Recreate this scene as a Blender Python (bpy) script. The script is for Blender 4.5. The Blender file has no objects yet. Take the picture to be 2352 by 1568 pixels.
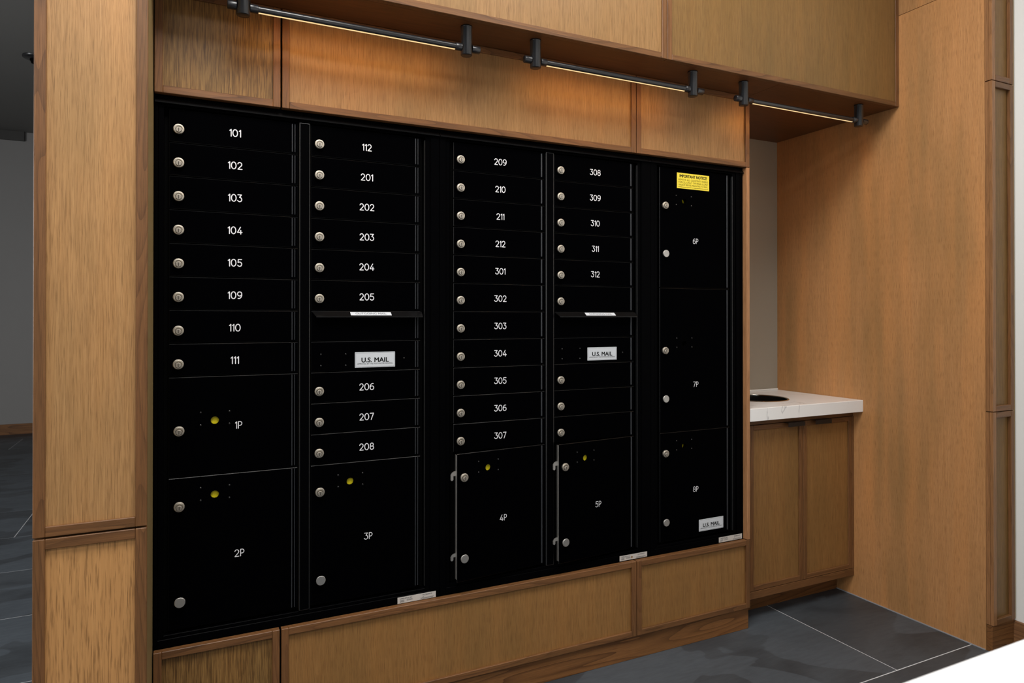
import bpy, bmesh, math, random
from mathutils import Vector, Matrix

random.seed(7)
scene = bpy.context.scene
COL = scene.collection
D = bpy.data

# ------------------------------------------------------------------ camera
cd = D.cameras.new('camera')
cam = D.objects.new('camera', cd)
COL.objects.link(cam)
cd.sensor_fit = 'HORIZONTAL'
cd.sensor_width = 36.0
cd.lens = 1551.265 / 2352 * 36.0
cd.shift_y = -63.883 / 2352
cd.clip_start = 0.02
cd.dof.use_dof = True
cd.dof.focus_distance = 2.1
cd.dof.aperture_fstop = 7.1
YAW, PITCH, ROLL = 0.448631, 0.0043466, -0.000148
fw = Vector((math.sin(YAW) * math.cos(PITCH), math.cos(YAW) * math.cos(PITCH), math.sin(PITCH)))
rt = Vector((math.cos(YAW), -math.sin(YAW), 0.0))
up = rt.cross(fw)
m3 = Matrix((rt, up, -fw)).transposed()
cam.matrix_world = Matrix.Translation((0.02046, -1.987, 1.21693)) @ m3.to_4x4()
scene.camera = cam

# ------------------------------------------------------------------ world, lights, exposure
world = D.worlds.new('world')
scene.world = world
world.use_nodes = True
bg = world.node_tree.nodes['Background']
bg.inputs[0].default_value = (0.80, 0.90, 1.0, 1)
bg.inputs[1].default_value = 0.08
LED_WATT = 0.46

scene.view_settings.view_transform = 'Standard'
scene.view_settings.look = 'None'
scene.view_settings.gamma = 1.0
scene.view_settings.exposure = 0.0
scene.view_settings.use_curve_mapping = False


def area_light(name, loc, target, sx, sy, power, color):
    l = D.lights.new(name, 'AREA')
    l.shape = 'RECTANGLE'
    l.size = sx
    l.size_y = sy
    l.energy = power
    l.color = color
    o = D.objects.new(name, l)
    COL.objects.link(o)
    o.location = loc
    d = Vector(target) - Vector(loc)
    o.rotation_euler = d.to_track_quat('-Z', 'Y').to_euler()
    return o


# assumed sources: daylight through the window wall behind the camera, a lobby ceiling light, hall daylight; also added fills
area_light('assumed_window_daylight', (-1.2, -5.9, 1.75), (-1.2, 0, 1.5), 4.6, 2.5, 12, (1.0, 1.0, 1.0))  # assumed daylight from an unseen window behind the camera
area_light('side_fill_light', (-4.45, -2.6, 1.7), (0, -2.6, 1.5), 3.0, 2.2, 36, (1.0, 1.0, 1.0))  # added fill from the left; that wall has no opening
area_light('assumed_lobby_ceiling_light', (0.15, -1.25, 3.11), (0.15, -1.25, 0), 0.9, 1.0, 53, (1.0, 0.98, 0.95))  # assumed ceiling source over the lobby, unseen and without a fitting
area_light('lobby_fill_light_right', (1.50, -1.05, 3.11), (1.50, -1.05, 0), 0.6, 0.8, 23, (1.0, 0.98, 0.95))  # added fill to brighten the end partition, no fitting overhead
area_light('lobby_fill_light_back', (-0.8, -3.0, 3.11), (-0.8, -3.0, 0), 1.2, 0.7, 38, (1.0, 0.98, 0.95))  # added fill that evens out the pillar front
area_light('hall_fill_light', (-1.1, 0.8, 3.11), (-1.1, 0.8, 0), 0.5, 0.5, 18, (0.95, 0.98, 1.0))  # added fill for the hall floor, out of view
area_light('assumed_hall_daylight', (-4.45, 1.0, 1.5), (0, 1.0, 1.2), 1.4, 2.0, 130, (0.97, 0.98, 1.0))  # assumed daylight added for the hall; the left wall has no window


# ------------------------------------------------------------------ materials
def new_mat(name):
    m = D.materials.new(name)
    m.use_nodes = True
    nt = m.node_tree
    b = nt.nodes['Principled BSDF']
    return m, nt, b


def lin(c):
    return tuple(((v / 255) / 12.92 if v / 255 <= 0.04045 else ((v / 255 + 0.055) / 1.055) ** 2.4) for v in c) + (1.0,)


def plain(name, srgb, rough=0.5, spec=0.5, metal=0.0):
    m, nt, b = new_mat(name)
    b.inputs['Base Color'].default_value = lin(srgb)
    b.inputs['Roughness'].default_value = rough
    b.inputs['Specular IOR Level'].default_value = spec
    b.inputs['Metallic'].default_value = metal
    return m


class NT:
    """tiny helper to wire node trees"""
    def __init__(s, nt):
        s.nt = nt

    def node(s, t, **kw):
        n = s.nt.nodes.new(t)
        for k, v in kw.items():
            setattr(n, k, v)
        return n

    def link(s, a, b):
        s.nt.links.new(a, b)

    def math(s, op, a, b=None, clamp=False):
        n = s.node('ShaderNodeMath', operation=op, use_clamp=clamp)
        for i, v in enumerate((a, b)):
            if v is None:
                continue
            if isinstance(v, (int, float)):
                n.inputs[i].default_value = v
            else:
                s.link(v, n.inputs[i])
        return n.outputs[0]

    def noise(s, vec, scale, detail=3.0, rough=0.55, dist=0.0):
        n = s.node('ShaderNodeTexNoise')
        n.inputs['Scale'].default_value = scale
        n.inputs['Detail'].default_value = detail
        n.inputs['Roughness'].default_value = rough
        n.inputs['Distortion'].default_value = dist
        s.link(vec, n.inputs['Vector'])
        return n.outputs[0]

    def scaled(s, vec, v3):
        n = s.node('ShaderNodeVectorMath', operation='MULTIPLY')
        s.link(vec, n.inputs[0])
        n.inputs[1].default_value = v3
        return n.outputs[0]

    def ramp(s, fac, stops, interp='LINEAR'):
        n = s.node('ShaderNodeValToRGB')
        cr = n.color_ramp
        cr.interpolation = interp
        while len(cr.elements) < len(stops):
            cr.elements.new(0.5)
        for e, (p, c) in zip(cr.elements, stops):
            e.position = p
            e.color = c if len(c) == 4 else (*c, 1)
        s.link(fac, n.inputs[0])
        return n.outputs[0]

    def mix(s, fac, a, b, blend='MIX'):
        n = s.node('ShaderNodeMix', data_type='RGBA', blend_type=blend)
        if isinstance(fac, (int, float)):
            n.inputs[0].default_value = fac
        else:
            s.link(fac, n.inputs[0])
        for i, v in ((6, a), (7, b)):
            if isinstance(v, tuple):
                n.inputs[i].default_value = v
            else:
                s.link(v, n.inputs[i])
        return n.outputs[2]

    def offset_coords(s, spread=40.0):
        tc = s.node('ShaderNodeTexCoord')
        oi = s.node('ShaderNodeObjectInfo')
        cx = s.node('ShaderNodeCombineXYZ')
        s.link(s.math('MULTIPLY', oi.outputs['Random'], spread), cx.inputs[0])
        s.link(s.math('MULTIPLY', oi.outputs['Random'], spread * 1.7), cx.inputs[1])
        s.link(s.math('MULTIPLY', oi.outputs['Random'], spread * 0.61), cx.inputs[2])
        ad = s.node('ShaderNodeVectorMath', operation='ADD')
        s.link(tc.outputs['Object'], ad.inputs[0])
        s.link(cx.outputs[0], ad.inputs[1])
        return ad.outputs[0], oi.outputs['Random']


def oak(name, axis, light, mid, dark, pores=0.5, cath=0.25, mottle=0.6, rough=0.42, pore_len=14.0, pore_den=0.0, figure=0.30, patch=(5.5, 2.0), fine_scale=1.0):
    """stained oak; axis = direction of the grain"""
    m, nt, b = new_mat(name)
    n = NT(nt)
    vec, rnd = n.offset_coords()

    def sc(across, along):
        return tuple(along if a == axis else across for a in 'XYZ')

    streak = n.noise(n.scaled(vec, sc(150, 3.2)), 1.0, 5.0, 0.66)
    fine = n.noise(n.scaled(vec, sc(620 * fine_scale, 9.0)), 1.0, 3.0, 0.62)
    big = n.noise(n.scaled(vec, sc(*patch)), 1.0, 3.0, 0.55)
    big2 = n.noise(n.scaled(vec, sc(15.0, 1.1)), 1.0, 2.0, 0.5)
    pore = n.noise(n.scaled(vec, sc(1050 * fine_scale, pore_len * 1.3)), 1.0, 2.0, 0.55)
    ring = n.noise(n.scaled(vec, sc(11, 0.9)), 1.0, 1.5, 0.5, 0.25)
    rings = n.math('FRACT', n.math('MULTIPLY', ring, 17.0))
    rline = n.math('POWER', rings, 3.5)
    base = n.mix(n.math('MULTIPLY', n.ramp(streak, [(0.34, (0, 0, 0)), (0.68, (1, 1, 1))]), 0.55), light, mid)
    base = n.mix(n.math('MULTIPLY', n.ramp(fine, [(0.40, (0, 0, 0)), (0.72, (1, 1, 1))]), figure), base, dark)
    base = n.mix(n.math('MULTIPLY', rline, cath), base, dark)
    olive = (light[0] * 0.60, light[1] * 0.64, light[2] * 0.62, 1)
    warm = (min(1, light[0] * 1.10), light[1] * 0.96, light[2] * 0.80, 1)
    base = n.mix(n.math('MULTIPLY', n.ramp(big, [(0.46, (0, 0, 0)), (0.68, (1, 1, 1))]), mottle * 0.75), base, olive)
    base = n.mix(n.math('MULTIPLY', n.ramp(big2, [(0.45, (0, 0, 0)), (0.75, (1, 1, 1))]), mottle * 0.45), base, warm)
    pm = n.ramp(pore, [(0.52 - pore_den, (0, 0, 0)), (0.66 - pore_den, (1, 1, 1))])
    base = n.mix(n.math('MULTIPLY', pm, pores), base, (dark[0] * 0.55, dark[1] * 0.5, dark[2] * 0.5, 1))
    hs = n.node('ShaderNodeHueSaturation')
    n.link(base, hs.inputs['Color'])
    n.link(n.math('ADD', n.math('MULTIPLY', rnd, 0.14), 0.93), hs.inputs['Value'])
    n.link(hs.outputs[0], b.inputs['Base Color'])
    b.inputs['Roughness'].default_value = rough
    b.inputs['Specular IOR Level'].default_value = 0.32
    bp = n.node('ShaderNodeBump')
    bp.inputs['Strength'].default_value = 0.16
    bp.inputs['Distance'].default_value = 0.0006
    n.link(n.math('SUBTRACT', 1.0, n.math('ADD', n.math('MULTIPLY', pm, 0.8), n.math('MULTIPLY', fine, 0.5))), bp.inputs['Height'])
    n.link(bp.outputs[0], b.inputs['Normal'])
    return m


PL, PM, PD = lin((189, 144, 94)), lin((165, 120, 72)), lin((108, 72, 37))
FL, FM, FD = lin((131, 90, 55)), lin((104, 69, 40)), lin((58, 37, 23))
M = {}
M['veneer'] = oak('oak_veneer', 'Z', PL, PM, PD, pores=0.44, cath=0.10, figure=0.38, pore_len=18.0)
M['veneer_mid'] = oak('oak_veneer_mid', 'Z', lin((166, 127, 82)), lin((142, 104, 62)), lin((96, 64, 32)), pores=0.44, cath=0.10, figure=0.38, pore_len=18.0)
M['veneer_olive'] = oak('oak_veneer_olive', 'Z', lin((140, 106, 61)), lin((120, 88, 48)), lin((80, 54, 26)), pores=0.40, cath=0.10, mottle=0.7, figure=0.36, pore_len=18.0)
M['veneer_dark'] = oak('oak_veneer_dark', 'Z', lin((156, 114, 66)), lin((134, 94, 51)), lin((90, 58, 28)), pores=0.44, cath=0.10, mottle=0.6, figure=0.40, pore_len=18.0)
M['veneer_wormy'] = oak('oak_veneer_strong_grain', 'Z', lin((150, 114, 66)), lin((126, 90, 46)), lin((72, 45, 18)), pores=0.55, cath=0.30, pore_len=16.0, pore_den=0.03, figure=0.8, fine_scale=0.5)
M['veneer_pored'] = oak('oak_veneer_long_pores', 'Z', lin((198, 147, 92)), lin((178, 128, 77)), lin((104, 68, 34)), pores=0.5, cath=0.12, mottle=0.3, pore_len=15.0, pore_den=0.0, fine_scale=0.42, figure=0.22)
M['veneer_red'] = oak('oak_veneer_red', 'Z', lin((198, 146, 96)), lin((170, 120, 74)), lin((114, 74, 40)), pores=0.42, cath=0.06, mottle=1.25, patch=(4.2, 1.0), pore_len=22.0)
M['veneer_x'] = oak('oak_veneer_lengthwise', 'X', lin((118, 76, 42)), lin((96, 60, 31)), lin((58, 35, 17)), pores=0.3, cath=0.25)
M['rail'] = oak('oak_solid_rail', 'X', FL, FM, FD, pores=0.35, cath=0.55, mottle=0.7)
M['stile'] = oak('oak_solid_stile', 'Z', FL, FM, FD, pores=0.35, cath=0.45, mottle=0.7)
M['edge'] = oak('oak_edging', 'Z', lin((186, 136, 94)), lin((160, 112, 74)), lin((108, 70, 44)), pores=0.45, cath=0.2, mottle=0.3)
M['stile_lit'] = oak('oak_stile_lit', 'Z', lin((164, 118, 78)), lin((138, 96, 60)), lin((88, 58, 36)), pores=0.45, cath=0.3, mottle=0.4)  # stile wood lightened: light on its alcove side put into the colour
M['kick'] = oak('oak_kickboard', 'X', lin((140, 96, 56)), lin((116, 76, 42)), lin((70, 42, 22)), pores=0.3, cath=0.75, mottle=0.5)
M['baseboard'] = oak('oak_baseboard', 'Y', lin((140, 100, 66)), lin((118, 80, 52)), lin((74, 48, 30)), pores=0.3, cath=0.6, mottle=0.4)
M['return'] = oak('oak_return', 'Z', lin((168, 144, 98)), lin((146, 122, 80)), lin((98, 78, 50)), pores=0.2, cath=0.1, mottle=0.3)


def powder(name, srgb, rough, spec, bump=0.25):
    m, nt, b = new_mat(name)
    n = NT(nt)
    vec, rnd = n.offset_coords()
    b.inputs['Base Color'].default_value = lin(srgb)
    b.inputs['Roughness'].default_value = rough
    b.inputs['Specular IOR Level'].default_value = spec
    g = n.noise(vec, 900.0, 2.0, 0.6)
    bp = n.node('ShaderNodeBump')
    bp.inputs['Strength'].default_value = bump
    bp.inputs['Distance'].default_value = 0.0004
    n.link(g, bp.inputs['Height'])
    n.link(bp.outputs[0], b.inputs['Normal'])
    return m


M['black_door'] = powder('black_powder_coat_door', (2, 2, 3), 0.36, 0.004, 0.10)
M['black_trim'] = powder('black_powder_coat_trim', (3, 3, 4), 0.30, 0.015, 0.25)
M['black_hood'] = powder('black_powder_coat_hood', (8, 8, 9), 0.28, 0.35, 0.15)
M['black_seam_glint'] = powder('black_powder_coat_seam_glint', (10, 11, 12), 0.30, 0.40, 0.4)  # door black lightened for the chamfers, their highlight put into the colour
M['hinge'] = powder('black_hinge_bead', (58, 61, 66), 0.42, 0.8, 0.9)
M['hinge'].node_tree.nodes['Principled BSDF'].inputs['Metallic'].default_value = 0.6
M['black_glint'] = powder('black_powder_coat_glint', (16, 17, 18), 0.28, 0.8, 0.4)  # lighter, glossier copy of the same black; edge highlights painted in
M['fixture'] = powder('black_anodised_fixture', (32, 32, 34), 0.27, 0.7, 0.03)
M['pull'] = plain('black_pull', (22, 22, 23), 0.4, 0.4)
M['void'] = plain('dark_cavity', (3, 3, 3), 0.8, 0.05)


def brushed(name, srgb, rough):
    m, nt, b = new_mat(name)
    b.inputs['Base Color'].default_value = lin(srgb)
    b.inputs['Metallic'].default_value = 1.0
    b.inputs['Roughness'].default_value = rough
    b.inputs['Anisotropic'].default_value = 0.5
    n = NT(nt)
    vec, rnd = n.offset_coords()
    g = n.noise(n.scaled(vec, (700, 700, 700)), 1.0, 2.0)
    n.link(n.math('ADD', n.math('MULTIPLY', g, 0.2), rough - 0.1), b.inputs['Roughness'])
    return m


M['nickel'] = brushed('satin_nickel', (204, 197, 184), 0.5)
M['nickel_dark'] = brushed('satin_nickel_plug', (190, 183, 172), 0.55)
M['keyway'] = plain('keyway_shadow', (58, 52, 46), 0.6, 0.2)
M['steel'] = brushed('brushed_steel', (212, 210, 206), 0.46)
M['chrome'] = plain('polished_chrome', (200, 196, 188), 0.12, 0.5, 1.0)
M['sleeve'] = plain('dark_polished_sleeve', (18, 16, 13), 0.14, 0.7)
M['white_ink'] = plain('white_vinyl_number', (226, 226, 230), 0.5, 0.3)
M['black_ink'] = plain('black_print', (14, 14, 15), 0.6, 0.2)
M['grey_ink'] = plain('grey_print', (92, 94, 98), 0.6, 0.2)
M['olive_ink'] = plain('dark_print_on_yellow', (96, 88, 24), 0.6, 0.2)
M['plate'] = plain('silver_label', (205, 209, 214), 0.42, 0.4)
M['spec_label'] = plain('grey_label', (198, 192, 186), 0.5, 0.4)
M['yellow'] = plain('yellow_label', (246, 224, 72), 0.5, 0.3)
M['yellow_plastic'] = plain('yellow_plastic', (226, 208, 24), 0.5, 0.3)
M['brown_ink'] = plain('brown_stain', (140, 108, 70), 0.6, 0.2)


def emission(name, color, strength):
    m, nt, b = new_mat(name)
    nt.nodes.remove(b)
    e = nt.nodes.new('ShaderNodeEmission')
    e.inputs[0].default_value = (*color, 1)
    e.inputs[1].default_value = strength
    nt.links.new(e.outputs[0], nt.nodes['Material Output'].inputs[0])
    return m


M['led'] = emission('warm_led_strip', (1.0, 0.68, 0.33), 1.08)


def paint(name, srgb, rough=0.6):
    m, nt, b = new_mat(name)
    n = NT(nt)
    vec, rnd = n.offset_coords(3.0)
    c = lin(srgb)
    g = n.noise(vec, 2.2, 3.0)
    n.link(n.mix(n.math('MULTIPLY', g, 0.12), c, (c[0] * 0.85, c[1] * 0.85, c[2] * 0.84, 1)), b.inputs['Base Color'])
    b.inputs['Roughness'].default_value = rough
    b.inputs['Specular IOR Level'].default_value = 0.25
    bp = n.node('ShaderNodeBump')
    bp.inputs['Strength'].default_value = 0.08
    bp.inputs['Distance'].default_value = 0.001
    n.link(n.noise(vec, 260.0, 2.0), bp.inputs['Height'])
    n.link(bp.outputs[0], b.inputs['Normal'])
    return m


M['wall_white'] = paint('warm_white_wall_paint', (238, 238, 235))
M['wall_alcove'] = paint('alcove_wall_paint', (158, 150, 136))
M['wall_grey'] = paint('grey_wall_paint', (150, 148, 146))
M['ceiling'] = paint('ceiling_paint', (120, 119, 116))
M['soffit_dark'] = paint('dark_soffit_paint', (78, 77, 75))
M['lobby_ceiling'] = paint('lobby_ceiling_paint', (214, 212, 208))
M['desk'] = plain('white_solid_surface', (238, 240, 242), 0.35, 0.4)
M['sealant'] = plain('grey_sealant', (150, 151, 155), 0.5, 0.3)
M['grout'] = plain('pale_grout', (206, 206, 208), 0.8, 0.2)


def slate(name):
    m, nt, b = new_mat(name)
    n = NT(nt)
    vec, rnd = n.offset_coords(60.0)
    big = n.noise(n.scaled(vec, (2.4, 4.2, 2.4)), 1.0, 5.0, 0.55, 0.6)
    cleft = n.noise(n.scaled(vec, (1.7, 2.6, 1.0)), 1.0, 2.5, 0.45, 1.4)
    fine = n.noise(n.scaled(vec, (14, 60, 14)), 1.0, 5.0, 0.65)
    c = n.ramp(big, [(0.30, lin((47, 50, 54))), (0.62, lin((70, 75, 80)))])
    plate = n.ramp(cleft, [(0.505, (0, 0, 0)), (0.515, (1, 1, 1))])
    c = n.mix(n.math('MULTIPLY', plate, 0.55), c, lin((84, 91, 98)))
    c = n.mix(n.math('MULTIPLY', n.ramp(fine, [(0.4, (0, 0, 0)), (0.7, (1, 1, 1))]), 0.28), c, lin((50, 52, 56)))
    n.link(c, b.inputs['Base Color'])
    n.link(n.math('ADD', n.math('MULTIPLY', fine, 0.2), 0.36), b.inputs['Roughness'])
    b.inputs['Specular IOR Level'].default_value = 0.38
    bp = n.node('ShaderNodeBump')
    bp.inputs['Strength'].default_value = 0.2
    bp.inputs['Distance'].default_value = 0.002
    n.link(n.math('ADD', fine, n.math('MULTIPLY', big, 1.5)), bp.inputs['Height'])
    n.link(bp.outputs[0], b.inputs['Normal'])
    return m


M['slate'] = slate('charcoal_slate_tile')


def quartz(name):
    m, nt, b = new_mat(name)
    n = NT(nt)
    vec, rnd = n.offset_coords(5.0)
    mp = n.node('ShaderNodeMapping')
    mp.inputs['Rotation'].default_value = (0.3, 0.75, 0.5)
    mp.inputs['Scale'].default_value = (6.0, 2.4, 1.6)
    n.link(vec, mp.inputs['Vector'])
    a = n.noise(mp.outputs[0], 1.0, 5.0, 0.62, 0.5)
    v = n.math('ABSOLUTE', n.math('SUBTRACT', a, 0.5))
    vein = n.ramp(v, [(0.0, (1, 1, 1)), (0.011, (0, 0, 0))])
    mask = n.ramp(n.noise(vec, 3.5, 2.0), [(0.42, (0, 0, 0)), (0.58, (1, 1, 1))])
    c = n.mix(n.math('MULTIPLY', n.math('MULTIPLY', vein, mask), 0.5), lin((246, 245, 243)), lin((128, 128, 134)))
    n.link(c, b.inputs['Base Color'])
    b.inputs['Roughness'].default_value = 0.22
    b.inputs['Specular IOR Level'].default_value = 0.45
    return m


M['quartz'] = quartz('white_veined_quartz')


# ------------------------------------------------------------------ object helpers
ORG = {}          # object name -> world position of its origin (rotation-free bookkeeping)


def thing(name, loc, label, cat, group=None):
    o = D.objects.new(name, None)
    COL.objects.link(o)
    o.empty_display_size = 0.05
    o.location = loc
    ORG[o.name] = Vector(loc)
    o['label'] = label
    o['category'] = cat
    if group:
        o['group'] = group
    return o


def struct(o):
    o['kind'] = 'structure'
    return o


def finish(name, bm, mats, parent=None, origin=None, smooth=False):
    """bm holds world coordinates; the object's origin is its bounding-box centre unless given"""
    me = D.meshes.new(name)
    if origin is None:
        xs = [v.co for v in bm.verts]
        mn = Vector((min(v.x for v in xs), min(v.y for v in xs), min(v.z for v in xs)))
        mx = Vector((max(v.x for v in xs), max(v.y for v in xs), max(v.z for v in xs)))
        origin = (mn + mx) / 2
    origin = Vector(origin)
    bmesh.ops.translate(bm, verts=bm.verts, vec=-origin)
    bmesh.ops.recalc_face_normals(bm, faces=bm.faces)
    if smooth:
        for f in bm.faces:
            f.smooth = True
    bm.to_mesh(me)
    bm.free()
    for mt in (mats if isinstance(mats, (list, tuple)) else [mats]):
        me.materials.append(mt)
    o = D.objects.new(name, me)
    COL.objects.link(o)
    ORG[o.name] = origin
    if parent is not None:
        o.parent = parent
        o.location = origin - ORG[parent.name]
    else:
        o.location = origin
    return o


def add_box(bm, x0, x1, y0, y1, z0, z1, bev=0.0, mat=0, seg=1, bmat=None):
    vs = [bm.verts.new((x, y, z)) for x in (x0, x1) for y in (y0, y1) for z in (z0, z1)]
    idx = [(0, 1, 3, 2), (4, 6, 7, 5), (0, 4, 5, 1), (2, 3, 7, 6), (0, 2, 6, 4), (1, 5, 7, 3)]
    fs = [bm.faces.new([vs[i] for i in q]) for q in idx]
    for f in fs:
        f.material_index = mat
    if bev > 0:
        es = list({e for f in fs for e in f.edges})
        r = bmesh.ops.bevel(bm, geom=es, offset=bev, segments=seg, affect='EDGES', profile=0.5)
        for f in r['faces']:
            f.material_index = mat if bmat is None else bmat
    return vs


def box(name, x0, x1, y0, y1, z0, z1, mat, parent=None, bev=0.0, seg=1):
    bm = bmesh.new()
    add_box(bm, x0, x1, y0, y1, z0, z1, bev, 0, seg)
    return finish(name, bm, mat, parent)


def add_revolve(bm, c, axis, prof, n=32, mat=0, flat=False):
    """prof = [(radius, distance along axis)]; axis 'Y-' points to the viewer, 'Z' up, 'X' right"""
    rings = []
    for r, h in prof:
        ring = []
        if r < 1e-6:
            ring = None
        for i in range(n):
            a = 2 * math.pi * i / n
            u, v = math.cos(a), math.sin(a)
            rr = max(r, 1e-6)
            if axis == 'Y-':
                p = (c[0] + rr * u, c[1] - h, c[2] + rr * v)
            elif axis == 'Z':
                p = (c[0] + rr * u, c[1] + rr * v, c[2] + h)
            else:
                p = (c[0] + h, c[1] + rr * u, c[2] + rr * v)
            if ring is None:
                ring = []
            if r < 1e-6:
                if not ring:
                    ring = [bm.verts.new(p)] * n
                    break
            else:
                ring.append(bm.verts.new(p))
        rings.append(ring)
    for a, b in zip(rings[:-1], rings[1:]):
        for i in range(n):
            j = (i + 1) % n
            q = [a[i], a[j], b[j], b[i]]
            q = [v for k, v in enumerate(q) if v not in q[:k]]
            if len(q) >= 3:
                f = bm.faces.new(q)
                f.material_index = mat
                f.smooth = not flat
    return rings


def plate_with_hole(name, x0, x1, z0, z1, yf, yb, hole, mat, parent=None, ch=0.0012, origin=None):
    """front face at yf with a small chamfer, optional round hole (cx, cz, r)"""
    bm = bmesh.new()
    loops = []
    corners = [(x0, z0), (x1, z0), (x1, z1), (x0, z1)]
    ins = [(x0 + ch, z0 + ch), (x1 - ch, z0 + ch), (x1 - ch, z1 - ch), (x0 + ch, z1 - ch)]
    if hole is None:
        b = [bm.verts.new((x, yb, z)) for x, z in corners]
        m_ = [bm.verts.new((x, yf + ch, z)) for x, z in corners]
        f_ = [bm.verts.new((x, yf, z)) for x, z in ins]
        loops = [b, m_, f_]
        bm.faces.new(f_)
        bm.faces.new(b[::-1])
    else:
        cx, cz, r = hole
        angs = sorted([2 * math.pi * i / 32 for i in range(32)])
        ca = [math.atan2(z - cz, x - cx) % (2 * math.pi) for x, z in ins]
        pts = []
        for a in angs:
            if min(abs(a - c) for c in ca) < 0.05:
                continue
            pts.append((a, None))
        for k, a in enumerate(ca):
            pts.append((a, k))
        pts.sort()

        def hit(a, q):
            dx, dz = math.cos(a), math.sin(a)
            t = 1e9
            if dx > 1e-9: t = min(t, (q[1][0] - cx) / dx)
            if dx < -1e-9: t = min(t, (q[0][0] - cx) / dx)
            if dz > 1e-9: t = min(t, (q[2][1] - cz) / dz)
            if dz < -1e-9: t = min(t, (q[0][1] - cz) / dz)
            return cx + t * dx, cz + t * dz
        of, om, ob, hf, hb = [], [], [], [], []
        for a, k in pts:
            p = ins[k] if k is not None else hit(a, ins)
            P = corners[k] if k is not None else hit(a, corners)
            of.append(bm.verts.new((p[0], yf, p[1])))
            om.append(bm.verts.new((P[0], yf + ch, P[1])))
            ob.append(bm.verts.new((P[0], yb, P[1])))
            hf.append(bm.verts.new((cx + r * math.cos(a), yf, cz + r * math.sin(a))))
            hb.append(bm.verts.new((cx + r * math.cos(a), yb, cz + r * math.sin(a))))
        loops = [ob, om, of, hf, hb, ob]
    for li, (a, b) in enumerate(zip(loops[:-1], loops[1:])):
        k = len(a)
        for i in range(k):
            j = (i + 1) % k
            bm.faces.new([a[i], a[j], b[j], b[i]]).material_index = 1 if li == 1 else 0
    return finish(name, bm, [mat, M['black_seam_glint']], parent, origin)


def ribbon(bm, pts, w, y0, y1, mat=0, closed=False):
    """monoline stroke in the XZ plane, thickness w, lying at y1; round ends and round joins"""
    n = len(pts)

    def turn(i):
        a, p, b = pts[i - 1], pts[i], pts[(i + 1) % n]
        u = (p[0] - a[0], p[1] - a[1]); v = (b[0] - p[0], b[1] - p[1])
        c = (u[0] * v[0] + u[1] * v[1]) / ((math.hypot(*u) * math.hypot(*v)) or 1)
        return math.acos(max(-1, min(1, c)))
    if not closed:
        for i in range(1, n - 1):
            if turn(i) > 0.6:
                ribbon(bm, pts[:i + 1], w, y0, y1, mat)
                ribbon(bm, pts[i:], w, y0, y1 - 0.00001, mat)
                return
    L, R = [], []
    for i, (x, z) in enumerate(pts):
        if closed:
            a, b = pts[(i - 1) % n], pts[(i + 1) % n]
        else:
            a, b = pts[max(0, i - 1)], pts[min(n - 1, i + 1)]
        dx, dz = b[0] - a[0], b[1] - a[1]
        l = math.hypot(dx, dz) or 1
        nx, nz = -dz / l, dx / l
        L.append((x + nx * w / 2, z + nz * w / 2))
        R.append((x - nx * w / 2, z - nz * w / 2))
    vl = [bm.verts.new((x, y1, z)) for x, z in L]
    vr = [bm.verts.new((x, y1, z)) for x, z in R]
    rng = range(n) if closed else range(n - 1)
    for i in rng:
        j = (i + 1) % n
        f = bm.faces.new([vl[i], vl[j], vr[j], vr[i]])
        f.material_index = mat
    if not closed:
        for (x, z) in (pts[0], pts[-1]):
            c = bm.verts.new((x, y1 + 0.000004, z))
            rim = [bm.verts.new((x + w / 2 * math.cos(2 * math.pi * k / 10), y1 + 0.000004, z + w / 2 * math.sin(2 * math.pi * k / 10))) for k in range(10)]
            for k in range(10):
                f = bm.faces.new([c, rim[k], rim[(k + 1) % 10]])
                f.material_index = mat


def arc(cx, cz, rx, rz, a0, a1, n=14):
    return [(cx + rx * math.cos(math.radians(a0 + (a1 - a0) * i / n)), cz + rz * math.sin(math.radians(a0 + (a1 - a0) * i / n))) for i in range(n + 1)]


# glyphs: centre lines in a box of height 1 (stroke centre 0.065 .. 0.935), outer width, strokes
T = 0.13
LO, HI = 0.065, 0.935
GLYPH = {
    '0': (0.68, [('c', arc(0.34, 0.5, 0.275, 0.435, 0, 360, 28)[:-1])]),
    '1': (0.29, [('o', [(0.07, 0.775), (0.225, 0.925), (0.225, LO)])]),
    '2': (0.62, [('o', arc(0.30, 0.68, 0.235, 0.255, 165, -32, 14) + [(0.085, LO + 0.005), (0.565, LO + 0.005)])]),
    '3': (0.60, [('o', [(0.07, HI), (0.50, HI), (0.27, 0.605)] + arc(0.275, 0.335, 0.255, 0.27, 82, -155, 16))]),
    '4': (0.66, [('o', [(0.60, 0.27), (0.065, 0.27), (0.42, HI)]), ('o', [(0.45, 0.52), (0.45, LO)])]),
    '5': (0.61, [('o', [(0.53, HI), (0.14, HI), (0.11, 0.56)] + arc(0.29, 0.34, 0.255, 0.275, 125, -150, 18))]),
    '6': (0.63, [('o', [(0.50, 0.90)] + arc(0.43, 0.42, 0.365, 0.50, 95, 180, 10)[0:] + []), ('c', arc(0.315, 0.325, 0.25, 0.26, 0, 360, 22)[:-1])]),
    '7': (0.60, [('o', [(0.065, HI), (0.53, HI), (0.20, LO)])]),
    '8': (0.62, [('c', arc(0.31, 0.715, 0.205, 0.22, 0, 360, 20)[:-1]), ('c', arc(0.31, 0.295, 0.245, 0.23, 0, 360, 22)[:-1])]),
    '9': (0.63, [('c', arc(0.315, 0.675, 0.25, 0.26, 0, 360, 22)[:-1]), ('o', arc(0.20, 0.58, 0.365, 0.50, 0, -85, 10) + [(0.13, 0.10)])]),
    'P': (0.56, [('o', [(0.075, LO), (0.075, HI)] + [(0.24, HI)] + arc(0.25, 0.685, 0.24, 0.25, 90, -90, 12) + [(0.075, 0.435)])]),
}


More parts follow.
